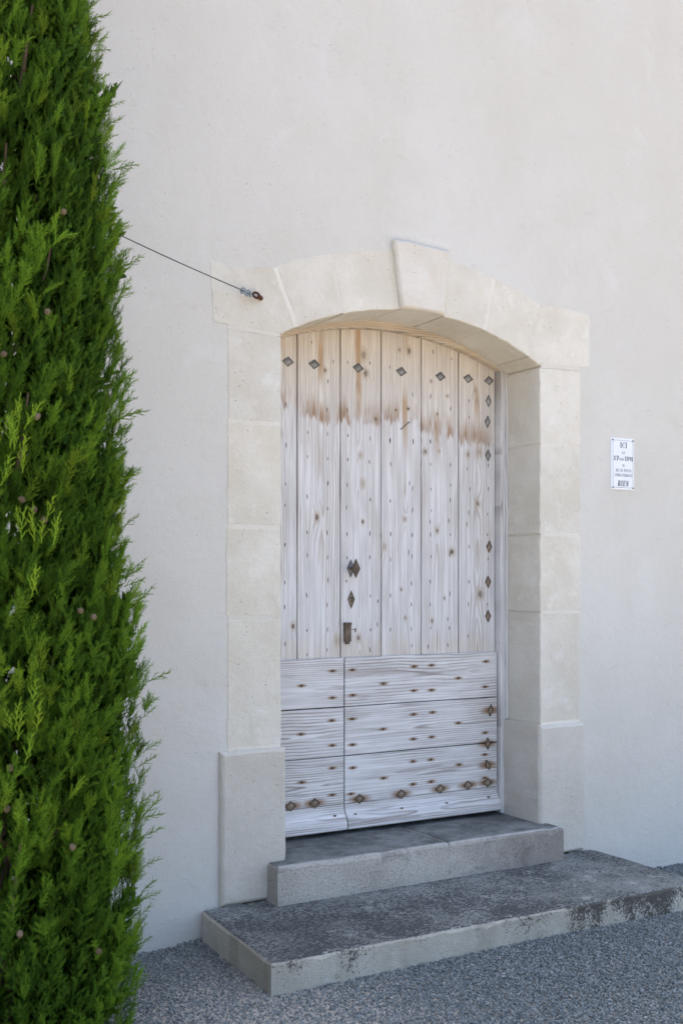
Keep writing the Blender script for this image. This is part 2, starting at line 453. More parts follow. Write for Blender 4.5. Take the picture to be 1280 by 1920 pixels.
# the other three walls and an inner ceiling close the house
wm.add([(HX0, WALL, -.3), (HX0, WALL+HD, -.3), (HX0, WALL+HD, HZ), (HX0, WALL, HZ)], [(0, 1, 2, 3)])
wm.add([(HX1, WALL, -.3), (HX1, WALL+HD, -.3), (HX1, WALL+HD, HZ), (HX1, WALL, HZ)], [(0, 1, 2, 3)])
wm.add([(HX0, WALL+HD, -.3), (HX1, WALL+HD, -.3), (HX1, WALL+HD, HZ), (HX0, WALL+HD, HZ)], [(0, 1, 2, 3)])
put('wall', wm.mesh('wall', M['plaster']), house)
rm = MB()
ym = WALL + HD/2
for (ya, za, yb, zb) in ((WALL-.22, HZ-.02, ym, HZ+1.25), (ym, HZ+1.25, WALL+HD+.22, HZ-.02)):
    n = 60
    for k in range(n):
        x0 = HX0 - .3 + (HX1-HX0+.6)*k/n; x1 = HX0 - .3 + (HX1-HX0+.6)*(k+1)/n; xm = (x0+x1)/2
        rm.add([(x0, ya, za), (xm, ya, za+.09), (x1, ya, za), (x0, yb, zb), (xm, yb, zb+.09), (x1, yb, zb)],
               [(0, 1, 4, 3), (1, 2, 5, 4), (0, 3, 5, 2)])
put('roof', rm.mesh('roof', M['tile']), house)

# ---- stones of the door surround
def resample(poly, step, rn, jit, fixed=()):
    out = []
    n = len(poly)
    for i in range(n):
        p, q = Vector(poly[i]), Vector(poly[(i+1) % n])
        k = max(1, round((q-p).length/step))
        for j in range(k):
            c = p.lerp(q, j/k)
            out.append(Vector((c.x + rn.uniform(-jit, jit), c.y + rn.uniform(-jit, jit))))
    return out
def inset(poly, d):
    area = sum(poly[i].x*poly[(i+1) % len(poly)].y - poly[(i+1) % len(poly)].x*poly[i].y for i in range(len(poly)))
    sg = 1 if area > 0 else -1
    out = []
    for i in range(len(poly)):
        a, b, c = poly[i-1], poly[i], poly[(i+1) % len(poly)]
        n1 = Vector((-(b-a).y, (b-a).x)).normalized(); n2 = Vector((-(c-b).y, (c-b).x)).normalized()
        m = (n1+n2); m = m.normalized() if m.length > 1e-5 else n1
        k = min(2.0, 1/max(0.5, m.dot(n1)))
        out.append(b + m*(d*sg*k))
    return out
def stone(name, poly, yf, yb, mat, seed, ch=0.0055, jit=0.0028, step=0.045):
    rn = random.Random(seed)
    o = resample(poly, step, rn, jit)
    i1 = inset(o, ch*0.45); i2 = inset(o, ch)
    n = len(o); v = []
    for ring, y in ((o, yb), (o, yf+ch), (i1, yf+ch*0.3), (i2, yf)):
        v += [(p.x, y + (rn.uniform(-.0008, .0008) if y < yb else 0), p.y) for p in ring]
    f = []
    for k in range(3):
        for i in range(n):
            a = k*n+i; b = k*n+(i+1) % n
            f.append((a, b, b+n, a+n))
    f.append(tuple(range(3*n, 4*n)))
    return put(name, mesh_of(name, v, f, mat), house)

G = 0.0065      # half a mortar joint
zj = [0.838, 1.440, 1.860, 2.343]
lt, rt = [], []
offL = [0.002, -0.004, 0.003, 0.006]; offR = [-0.003, 0.005, 0.0, 0.004]
for k in range(4):
    z0 = zj[k] + G; z1 = (zj[k+1] if k < 3 else 2.770) - G
    ol, orr = offL[k], offR[k]
    stone('jamb_stone', [(2.059+ol, z0), (XL, z0), (XL, z1 + (-.008 if k == 3 else 0)), (2.059+ol, z1)], JAMB, BACK, M['stone'], 20+k)
    stone('jamb_stone', [(XR, z0), (4.169+orr, z0), (4.169+orr, z1), (XR, z1 + (-.008 if k == 3 else 0))], JAMB, BACK, M['stone'], 30+k)
for (x0, x1, sd) in ((2.022, 2.354, 41), (3.866, 4.182, 42)):
    stone('plinth_block', [(x0, 0.132), (x1, 0.132), (x1, 0.832), (x0, 0.832)], PLIN, BACK, M['plinth'], sd, ch=0.017, jit=0.0018)

J1 = ((2.303, 3.078), (2.420, 2.806)); J2 = ((2.606, 3.178), (2.664, 2.898))
KL = ((2.944, 3.292), (2.985, 2.956)); KR = ((3.280, 3.292), (3.252, 2.957))
J3 = ((3.580, 3.196), (3.517, 2.913)); J4 = ((3.896, 3.096), (3.804, 2.806))
def arcpts(fn, xa, xb, n=5): return [(xa + (xb-xa)*k/n, fn(xa + (xb-xa)*k/n)) for k in range(n+1)]
def sh(pt, d): return (pt[0]+d, pt[1])
def vous(name, L, R, mat, yf, seed, ch=0.0055, top=None):
    bot = arcpts(intr, L[1][0]+G, R[1][0]-G, 4)
    if top is None: top = arcpts(extr, R[0][0]-G, L[0][0]+G, 4)
    stone(name, bot + top, yf, BACK, mat, seed, ch)
vous('voussoir', J1, J2, M['stone'], JAMB, 51)
vous('voussoir', J2, ((2.958, 0), (2.985, 0)), M['stone'], JAMB, 52)
vous('keystone', KL, KR, M['keystone'], 4.632, 53, 0.013, [(KR[0][0], 3.285), (3.112, 3.293), (KL[0][0], 3.296)])
vous('voussoir', ((3.268, 0), (3.252, 0)), J3, M['stone'], JAMB, 54)
vous('voussoir', J3, J4, M['stone'], JAMB, 55)
# kneelers: square outer corner, arched inner edge
stone('kneeler_stone', [(1.990, 2.782), (2.059, 2.776), (XL, 2.768)] + arcpts(intr, XL+.002, J1[1][0]-G, 3) + [(J1[0][0]-G, J1[0][1]), (2.14, 3.052), (1.975, 3.062)],
      JAMB, BACK, M['stone'], 61)
stone('kneeler_stone', arcpts(intr, J4[1][0]+G, XR-.002, 3) + [(XR, 2.768), (4.169, 2.780), (4.236, 2.786), (4.240, 3.078), (4.07, 3.092), (J4[0][0]+G, J4[0][1])],
      JAMB, BACK, M['stone'], 62)

def joint(p, q, w=G, yf=JAMB+0.0008):
    p, q = Vector(p), Vector(q); d = (q-p).normalized(); n = Vector((-d.y, d.x))*(w+0.005)
    p = p + d*0.004; q = q - d*0.004
    v = []
    for y in (yf, BACK-.01):
        v += [((p+n).x, y, (p+n).y), ((q+n).x, y, (q+n).y), ((q-n).x, y, (q-n).y), ((p-n).x, y, (p-n).y)]
    put('mortar_joint', mesh_of('mortar_joint', v, [(0, 1, 2, 3), (0, 4, 5, 1), (1, 5, 6, 2), (2, 6, 7, 3), (3, 7, 4, 0)], M['mortar']), house)
for z in zj: 
    joint((2.062, z), (XL, z)); joint((XR, z), (4.166, z))
joint((2.062, 2.771), (XL, 2.765)); joint((XR, 2.765), (4.166, 2.774))
for a, b in (J1, J2, J3, J4): joint((a[0], extr(a[0])-.004), (b[0], intr(b[0])))
joint((2.955, extr(2.955)-.004), (2.985, intr(2.985))); joint((3.271, extr(3.271)-.004), (3.252, intr(3.252)))

# ------------------------------------------------------------------ door
DY = 4.999; PY = 4.974; FY = 4.950          # y of planks, of the lower boards, of the frame
RF, ZCF = 1.90, 1.026                        # arch of the wooden frame head
def farch(x): return ZCF + math.sqrt(RF*RF - (x - XC)**2)
STUD_WIDE_UP= [(2.542, 2.712), (2.692, 2.713), (2.951, 2.719), (3.218, 2.724), (3.47, 2.721), (3.656, 2.726), (3.799, 2.727)]
STUD_TALL_UP= [(3.795, 2.613), (3.788, 2.496), (3.792, 2.309), (3.799, 1.799), (3.792, 1.602), (3.792, 1.411)]
STUD_TALL_LOW= [(3.79, 0.887), (3.771, 0.704), (3.771, 0.585)]
STUD_WIDE_LOW= [(2.544, 0.479), (2.68, 0.481), (2.944, 0.477), (3.201, 0.477), (3.451, 0.482), (3.636, 0.485), (3.771, 0.487)]
NAILS_LOW= [(2.784, 1.147), (2.605, 1.08), (2.784, 1.01), (2.902, 1.148), (3.091, 1.068), (2.904, 1.017), (2.78, 0.894), (2.603, 0.836), (2.783, 0.766), (2.9, 0.894), (3.088, 0.829), (2.902, 0.761), (2.783, 0.65), (2.607, 0.593), (2.783, 0.513), (2.904, 0.641), (3.092, 0.571), (2.894, 0.507), (2.79, 0.407), (2.911, 0.404), (3.283, 1.151), (3.396, 1.153), (3.572, 1.076), (3.76, 1.16), (3.281, 1.022), (3.396, 1.019), (3.754, 1.02), (3.28, 0.895), (3.401, 0.899), (3.571, 0.83), (3.754, 0.765), (3.278, 0.763), (3.396, 0.766), (3.276, 0.644), (3.39, 0.645), (3.576, 0.602), (3.752, 0.643), (3.276, 0.522), (3.393, 0.526), (3.752, 0.513), (3.196, 0.405), (3.484, 0.404), (3.768, 0.408)]
SLITS= [(2.532, 2.29), (2.529, 2.095), (2.525, 1.988), (2.524, 1.79), (2.524, 1.6), (2.523, 1.476), (2.526, 1.291), (2.655, 2.362), (2.653, 2.24), (2.651, 2.036), (2.651, 1.855), (2.652, 1.737), (2.648, 1.535), (2.65, 1.357), (2.651, 1.234), (2.769, 2.362), (2.769, 2.235), (2.771, 2.108), (2.77, 1.979), (2.767, 1.855), (2.769, 1.727), (2.771, 1.611), (2.766, 1.484), (2.769, 1.357), (2.766, 1.253), (2.89, 2.362), (2.889, 2.237), (2.886, 2.105), (2.881, 1.988), (2.884, 1.85), (2.884, 1.728), (2.882, 1.607), (3.025, 2.355), (3.02, 2.232), (3.025, 2.034), (3.023, 1.855), (3.022, 1.731), (3.026, 1.528), (3.072, 1.5), (3.068, 1.378), (3.027, 1.351), (3.023, 1.245), (3.149, 2.348), (3.151, 2.226), (3.149, 2.031), (3.151, 1.856), (3.15, 1.721), (3.15, 1.53), (3.15, 1.349), (3.294, 2.353), (3.27, 2.13), (3.29, 2.104), (3.29, 1.987), (3.288, 1.853), (3.265, 1.76), (3.286, 1.738), (3.283, 1.594), (3.282, 1.481), (3.283, 1.35), (3.285, 1.259), (3.406, 2.36), (3.406, 2.239), (3.408, 2.105), (3.412, 1.988), (3.402, 1.927), (3.406, 1.858), (3.41, 1.739), (3.404, 1.603), (3.404, 1.479), (3.406, 1.352), (3.39, 1.251), (3.537, 2.243), (3.538, 2.132), (3.536, 2.049), (3.526, 1.936), (3.536, 1.861), (3.532, 1.749), (3.534, 1.536), (3.519, 1.398), (3.53, 1.349), (3.519, 1.256), (3.669, 2.115), (3.66, 1.984), (3.662, 1.796), (3.661, 1.602), (3.658, 1.477), (3.656, 1.301), (3.65, 2.226), (3.648, 1.919), (3.793, 2.252), (3.796, 2.12), (3.789, 1.979), (3.789, 1.865), (3.792, 1.729), (3.789, 1.475), (2.528, 2.493), (2.676, 2.823), (2.771, 2.632), (2.766, 2.486), (2.803, 2.737), (2.888, 2.741), (2.886, 2.493), (3.022, 2.75), (3.146, 2.741), (3.29, 2.607), (3.146, 2.354), (3.293, 2.36), (3.422, 2.85), (3.406, 2.607), (3.545, 2.824), (3.538, 2.55), (3.404, 2.364), (3.662, 2.604), (3.662, 2.511), (3.797, 2.37)]
KNOTS= [(2.754, 2.688, 0.016), (2.983, 2.79, 0.03), (2.996, 2.695, 0.024), (3.059, 2.459, 0.018), (3.207, 2.84, 0.012), (3.266, 2.84, 0.02), (3.183, 2.516, 0.012), (3.261, 2.53, 0.016), (3.516, 2.619, 0.014), (3.409, 2.69, 0.012), (3.45, 2.514, 0.01), (3.463, 2.314, 0.012), (3.37, 2.306, 0.022), (3.707, 2.666, 0.013), (3.733, 2.324, 0.024), (3.655, 2.307, 0.018), (2.965, 2.265, 0.018), (2.979, 2.117, 0.02), (2.979, 1.917, 0.012), (2.952, 1.31, 0.02), (2.707, 1.933, 0.02), (2.822, 1.302, 0.02), (2.57, 1.38, 0.018), (3.113, 1.789, 0.016), (3.217, 1.563, 0.012), (3.239, 1.937, 0.016), (3.244, 1.409, 0.014), (3.546, 1.767, 0.026), (3.449, 1.881, 0.012), (3.415, 1.391, 0.014), (3.497, 1.514, 0.01), (3.722, 2.036, 0.02), (3.739, 1.534, 0.032)]
wood_frame = mat_wood('frame_wood', 'v', 91, 3.866, zones=False, tint=0.0)
wood_head = mat_wood('frame_head_wood', 'h', 92, 2.97, zones=False, tint=0.62)
def frame_post(x0, x1):
    m = MB(); m.box(x0, x1, FY, DY+.05, 0.312, 2.80); 
    sgn = 1 if x0 > 3 else -1
    xa = x0 if sgn > 0 else x1
    me = bevel(m.mesh('frame_post', wood_frame), 0.004)
    return me
frame = put('door_frame', frame_post(3.845, 3.90), house)
put('post', frame_post(2.325, 2.380), frame)
# a thin bead in the angle between post and stone
bd = MB(); bd.box(3.874, 3.889, FY-.012, FY+.01, 0.84, 2.765)
put('bead', bevel(bd.mesh('bead', wood_frame), 0.003), frame)
hm = MB(); n = 28
rings = []
for k in range(n+1):
    x = 2.33 + (3.895-2.33)*k/n
    zo = intr(min(max(x, XL), XR)) + 0.006; zi = farch(x)
    zi = min(zi, zo - 0.012)
    rings.append([(x, FY, zo), (x, FY, zi+.005), (x, FY+.005, zi), (x, DY-.002, zi), (x, DY-.002, zo)])
v = [p for r in rings for p in r]; f = []
for k in range(n):
    for i in range(5):
        a = k*5+i; b = k*5+(i+1) % 5
        f.append((a, b, b+5, a+5))
f += [tuple(range(5)), tuple(range(n*5, n*5+5))]
put('frame_head', mesh_of('frame_head', v, f, wood_head), frame)

# two leaves of unequal width; each leaf's own mesh is its inner layer of boards
def leaf(x0, x1):
    m = MB(); z1 = min(farch(x0), farch(x1)) + .10
    m.box(x0+.004, x1-.004, DY+.030, DY+.055, 0.335, 2.93 if x1 > 3 else 2.90)
    return put('door_leaf', m.mesh('door_leaf', M['dark']), house)
leafL = leaf(2.382, 2.846); leafR = leaf(2.846, 3.843)
tag(leafL, 'narrow fixed leaf of bleached planks'); tag(leafR, 'wide leaf of bleached planks with an iron knob')
seams = [2.382, 2.594, 2.846, 3.092, 3.345, 3.592, 3.843]
def plank_mesh(x0, x1, z0, z1, y0, y1, mat, ch=0.0025, jit=0.0008, seed=0):
    rn = random.Random(seed)
    poly = resample([(x0, z0), (x1, z0), (x1, z1), (x0, z1)], 0.30, rn, jit)
    i2 = inset(poly, ch); n = len(poly)
    v = [(p.x, y1, p.y) for p in poly] + [(p.x, y0+ch, p.y) for p in poly] + [(p.x, y0, p.y) for p in i2]
    f = [(k*n+i, k*n+(i+1) % n, (k+1)*n+(i+1) % n, (k+1)*n+i) for k in range(2) for i in range(n)]
    f.append(tuple(range(2*n, 3*n)))
    return mesh_of('plank', v, f, mat)
pg = 0.0035
for k in range(6):
    x0, x1 = seams[k]+pg, seams[k+1]-pg
    kn = [(a, b, r) for (a, b, r) in KNOTS if x0 < a < x1]
    ru = [(a, b, 0.012) for (a, b) in STUD_TALL_UP[3:] if x0 < a < x1]
    mt = mat_wood('plank_wood', 'v', 100+k*7, (x0+x1)/2, kn, ru)
    zt = max(farch(max(x0, 2.4)), farch(min(x1, 3.83)), farch((x0+x1)/2)) + .02
    put('plank', plank_mesh(x0, x1, 1.19, zt, DY, DY+.029, mt, seed=k), leafL if k < 2 else leafR)
rows = [(0.962, 1.211), (0.709, 0.957), (0.460, 0.704)]
for li, (x0, x1) in enumerate(((2.384, 2.851), (2.858, 3.836))):
    lf = (leafL, leafR)[li]
    for ri, (z0, z1) in enumerate(rows):
        ru = [(b, a, 0.018) for (a, b) in NAILS_LOW if x0 < a < x1 and z0 < b < z1]
        ru += [(b, a, 0.042) for (a, b) in STUD_TALL_LOW + STUD_WIDE_LOW if x0 < a < x1 and z0-.02 < b < z1+.02]
        mt = mat_wood('board_wood', 'h', 300+li*13+ri*5, (z0+z1)/2, (), ru)
        put('board', plank_mesh(x0, x1, z0, z1, PY, DY+.029, mt, 0.003, seed=60+li*3+ri), lf)
    # weatherboard: S-shaped drip profile
    prof = [(PY, .4575), (PY, .437), (PY-.003, .424), (PY-.012, .408), (PY-.024, .395), (PY-.032, .382), (PY-.035, .366), (PY-.035, .338), (PY-.031, .333), (DY+.02, .333), (DY+.02, .4575)]
    m = MB(); n = len(prof)
    m.add([(x0, y, z) for y, z in prof] + [(x1, y, z) for y, z in prof],
          [(i, (i+1) % n, n+(i+1) % n, n+i) for i in range(n)] + [tuple(range(n)), tuple(range(n, 2*n))])
    mt = mat_wood('weatherboard_wood', 'h', 400+li*11, 0.40, (), [(b, a, 0.008) for (a, b) in NAILS_LOW if x0 < a < x1 and b < .45])
    put('weatherboard', m.mesh('weatherboard', mt), lf)

# ---- ironwork
def stud_mesh(hw, hh, mat, name='stud'):
    m = MB()
    d = [(-1, 0), (0, -1), (1, 0), (0, 1)]
    v = []
    for s, y in ((1.0, 0.0), (0.98, -.004), (0.80, -.0045), (0.70, -.0022)):
        v += [(a*hw*s, y, b*hh*s) for a, b in d]
    v.append((0, -.009, 0))
    f = [(k*4+i, k*4+(i+1) % 4, (k+1)*4+(i+1) % 4, (k+1)*4+i) for k in range(3) for i in range(4)]
    f += [(12+i, 12+(i+1) % 4, 16) for i in range(4)]
    me = mesh_of(name, v, f, mat)
    me.materials.append(M['rusty_face'] if mat is M['rusty'] else M['zinc_face'])
    for p in me.polygons:
        if len(p.vertices) == 3: p.material_index = 1
    return me
stw = stud_mesh(.034, .026, M['zinc']); stt = stud_mesh(.020, .036, M['zinc'])
stwr = stud_mesh(.033, .026, M['rusty']); sttr = stud_mesh(.020, .036, M['rusty'])
def on_leaf(x): return leafL if x < 2.85 else leafR
rn = random.Random(5)
for x, z in STUD_WIDE_UP: put('stud', stw, on_leaf(x), (x, DY, z), (0, rn.uniform(-.12, .12), 0))
for i, (x, z) in enumerate(STUD_TALL_UP): put('stud', stt if i < 3 else sttr, leafR, (x, DY, z), (0, rn.uniform(-.06, .06), 0))
for i, (x, z) in enumerate(STUD_TALL_LOW): put('stud', sttr, leafR, (x, PY, z), (0.0 if i < 2 else 0.1, (0.15, -.03, -.45)[i], 0))
for x, z in STUD_WIDE_LOW: put('stud', stwr, on_leaf(x), (x, PY, z), (0, rn.uniform(-.12, .12), 0))
# round nail heads of the boards
nm = MB(); k = 8
nm.add([(math.cos(2*math.pi*i/k)*.0066, 0, math.sin(2*math.pi*i/k)*.0066) for i in range(k)] +
       [(math.cos(2*math.pi*i/k)*.0055, -.0022, math.sin(2*math.pi*i/k)*.0055) for i in range(k)] + [(0, -.003, 0)],
       [(i, (i+1) % k, k+(i+1) % k, k+i) for i in range(k)] + [(k+i, k+(i+1) % k, 2*k) for i in range(k)])
nail_me = nm.mesh('nail', M['black'])
for x, z in NAILS_LOW:
    y = PY if z > .445 else PY - .013
    put('nail', nail_me, on_leaf(x), (x, y, z), (0.0 if z > .445 else math.radians(-50), 0, 0))
# slender wedge-shaped nail ends of the planks
sm_ = MB()
pr = [(0, -.015), (.0024, -.006), (.003, .002), (.0016, .013), (0, .016), (-.002, .012), (-.003, 0), (-.002, -.008)]
sm_.add([(a, .0004, b) for a, b in pr] + [(a*.7, -.0009, b*.9) for a, b in pr],
        [(i, (i+1) % 8, 8+(i+1) % 8, 8+i) for i in range(8)] + [tuple(range(8, 16))])
slit_me = sm_.mesh('nail', M['black'])
for x, z in SLITS:
    if any(abs(x-s) < .008 for s in seams): continue
    s = rn.uniform(.6, 1.15)
    put('nail', slit_me, on_leaf(x), (x, DY, z), (0, rn.uniform(-.12, .12), 0), (rn.uniform(.7, 1.1), 1, s))
# bent nail
bn = MB(); bn.tube([(3.213, DY-.002, 2.414), (3.236, DY-.010, 2.436), (3.258, DY-.012, 2.455)], .0022, 6)
bn.tube([(3.257, DY-.0115, 2.454), (3.259, DY-.0125, 2.456)], .005, 8)
put('bent_nail', bn.mesh('bent_nail', M['black']), leafR)
# knob: diamond plate, neck, diamond head
kp = put('knob', stud_mesh(.022, .047, M['zinc'], 'knob_plate'), leafR, (2.906, DY, 1.673))
kn = MB(); kn.tube([(0, -.004, 0), (0, -.030, 0), (0, -.046, 0)], [.011, .009, .014], 12)
kh = [(-.025, 0), (0, -.050), (.025, 0), (0, .050)]
v = [(a*s, y, b*s) for s, y in ((.55, -.042), (1.0, -.052), (1.0, -.057), (.9, -.061)) for a, b in kh] + [(0, -.066, 0)]
kn.add(v, [(3, 2, 1, 0)] + [(q*4+i, q*4+(i+1) % 4, (q+1)*4+(i+1) % 4, (q+1)*4+i) for q in range(3) for i in range(4)] + [(12+i, 12+(i+1) % 4, 16) for i in range(4)])
kno = bpy.data.objects.new('knob', kn.mesh('knob', M['brown']))
bpy.data.objects.remove(kp)
knob = link(kno, leafR, (2.906, DY, 1.673))
put('knob_plate', stud_mesh(.023, .047, M['zinc'], 'knob_plate'), leafR, (2.906, DY, 1.673))
# keyhole plate
ks = put('keyhole_plate', stud_mesh(.021, .048, M['rusty'], 'keyhole_plate'), leafR, (2.909, DY, 1.512))
kh = MB()
pts = [(math.cos(t)*.0062, .007 + math.sin(t)*.0065) for t in [math.radians(a) for a in range(-60, 241, 30)]] + [(-.005, -.014), (.005, -.014)]
kh.add([(a, -.0102, b) for a, b in pts] + [(a, -.002, b) for a, b in pts], [tuple(range(len(pts)))] + [(i, (i+1) % len(pts), len(pts)+(i+1) % len(pts), len(pts)+i) for i in range(len(pts))])
put('keyhole', kh.mesh('keyhole', M['ink']), leafR, (2.909, DY, 1.512))
# slide latch and its staple
lm = MB(); lm.box(-.019, .019, -.016, .001, -.050, .038)
lm.box(-.021, .021, -.019, .001, .038, .050); lm.box(-.011, .011, -.012, .001, -.062, -.050)
put('latch', bevel(lm.mesh('latch', M['brown']), .002), leafR, (2.883, DY, 1.343))
sp = MB(); sp.tube([(-.012, 0, .006), (-.002, -.005, .007), (.008, -.003, .007)], .0014, 6); sp.box(.006, .011, -.004, 0.001, -.008, .011)
put('staple', sp.mesh('staple', M['rusty']), leafR, (2.926, DY, 1.350))

# ------------------------------------------------------------------ steps
def slab_mesh(x0, x1, y0, y1, z0, z1, mat, seed, ch=0.012, wob=0.003, step=0.06):
    """worn stone slab: rounded upper arrises that wander a little"""
    rn = random.Random(seed)
    nx = max(2, round((x1-x0)/step)); ny = max(2, round((y1-y0)/step))
    loop = [(x0+(x1-x0)*i/nx, y0) for i in range(nx)] + [(x1, y0+(y1-y0)*i/ny) for i in range(ny)] + \
           [(x1-(x1-x0)*i/nx, y1) for i in range(nx)] + [(x0, y1-(y1-y0)*i/ny) for i in range(ny)]
    loop = [Vector(p) for p in loop]
    def wv(p, s): return wob*(mnoise.noise(Vector((p.x*3.1, p.y*3.1, seed+s))) + 0.6*mnoise.noise(Vector((p.x*13, p.y*13, seed+s))))
    n = len(loop); v = []
    chs = [ch*(0.7 + 0.9*abs(mnoise.noise(Vector((p.x*5, p.y*5, seed+9)))) + (0.8 if mnoise.noise(Vector((p.x*11, p.y*11, seed+4))) > .42 else 0)) for p in loop]
    def off(d):
        ins = inset(loop, 1.0)
        return [loop[i] + (ins[i]-loop[i])*(d[i]) for i in range(n)]
    rr = [(off([wv(p, 1) for p in loop]), None, z0), (off([wv(p, 2) for p in loop]), 1.0, 0),
          (off([wv(p, 2)+chs[i]*.3 for i, p in enumerate(loop)]), .3, 0), (off([wv(p, 2)+chs[i] for i, p in enumerate(loop)]), 0.0, 0)]
    for ring, k, z in rr:
        for i, p in enumerate(ring):
            v.append((p.x, p.y, z0 if k is None else z1 - chs[i]*k + wv(p, 7)*.5*(1-k)))
    f = [(q*n+i, q*n+(i+1) % n, (q+1)*n+(i+1) % n, (q+1)*n+i) for q in range(3) for i in range(n)]
    f.append(tuple(range(3*n, 4*n)))
    return mesh_of('slab', v, f, mat)
low = put('stone_step', slab_mesh(1.900, 4.245, 3.880, WALL-.006, -0.05, 0.130, M['step'], 3, 0.016, 0.006, 0.045))
for v in low.data.vertices:
    if v.co.x < 2.0: v.co.x += .034*(v.co.y - 3.88)/.78
tag(low, 'wide lower step, long grey stone slab speckled with dark lichen on gravel', 'step')
up = empty('stone_step', (3.1, 4.6, 0.1312))
tag(up, 'short upper step of two jointed stones directly below the wooden door', 'step')
put('step_stone', slab_mesh(2.252, 3.2008, 4.532, 5.10, 0.1312, 0.309, M['step2'], 5, 0.020, 0.006, 0.04), up)
put('step_stone', slab_mesh(3.2020, 3.935, 4.532, 5.10, 0.1312, 0.3085, M['step2'], 6, 0.020, 0.006, 0.04), up)
# ------------------------------------------------------------------ enamel sign
SX0, SX1, SZ0, SZ1 = 4.392, 4.566, 2.120, 2.411
SW, SH = SX1-SX0, SZ1-SZ0
SY = WALL - 0.007
sign = empty('enamel_sign', (SX0+SW/2, SY, SZ0))
tag(sign, 'small white enamel plaque with black French lettering screwed to the wall', 'sign')
pm = MB()
def slabrect(m, x0, x1, z0, z1, y0, y1): m.box(x0, x1, y0, y1, z0, z1)
slabrect(pm, SX0, SX1, SZ0, SZ1, SY, WALL+.004)
put('plate', bevel(pm.mesh('plate', M['enamel']), .0025, 2), sign)
bmk = MB(); t = .0018; ix0, ix1, iz0, iz1, cc = SX0+.013, SX1-.010, SZ0+.012, SZ1-.012, .012
path = [(ix0+cc, iz0), (ix1-cc, iz0), (ix1, iz0+cc), (ix1, iz1-cc), (ix1-cc, iz1), (ix0+cc, iz1), (ix0, iz1-cc), (ix0, iz0+cc)]
pv = [Vector(p) for p in path]; pin = inset(pv, t)
bmk.add([(p.x, SY-.0007, p.y) for p in pv] + [(p.x, SY-.0007, p.y) for p in pin], [(i, (i+1) % 8, 8+(i+1) % 8, 8+i) for i in range(8)])
put('border', bmk.mesh('border', M['line']), sign)
scm = MB(); scm.tube([(0, .001, 0), (0, -.0022, 0), (0, -.003, 0)], [.0046, .0046, .003], 10)
scr = scm.mesh('screw', M['black'])
for x, z in ((SX0+.0125, SZ0+.0115), (SX1-.0095, SZ0+.0115), (SX0+.0125, SZ1-.0115), (SX1-.0095, SZ1-.0115)):
    put('screw', scr, sign, (x, SY, z))
# high-contrast serif capitals drawn from thick stems and thin hairlines in a unit-high box
TH, TN = 0.20, 0.05
def R_(x0, y0, x1, y1): return [[(x0, y0), (x1, y0), (x1, y1), (x0, y1)]]
def D_(xa, xb, wd, y0=0, y1=1): return [[(xa, y0), (xa+wd, y0), (xb+wd, y1), (xb, y1)]]
def A_(cx, cy, rx, ry, a0, a1, th=TH, tn=TN, n=14):
    out = []
    for k in range(n):
        q = []
        for a in (a0+(a1-a0)*k/n, a0+(a1-a0)*(k+1)/n):
            c, s = math.cos(math.radians(a)), math.sin(math.radians(a))
            w_ = tn + (th-tn)*c*c
            q.append(((cx+rx*c, cy+ry*s), (cx+(rx-w_)*c, cy+(ry-min(w_, tn*1.3))*s)))
        out.append([q[0][0], q[1][0], q[1][1], q[0][1]])
    return out
def stem(x): return R_(x, 0, x+TH, 1) + R_(x-.07, 0, x+TH+.07, TN) + R_(x-.07, 1-TN, x+TH+.07, 1)
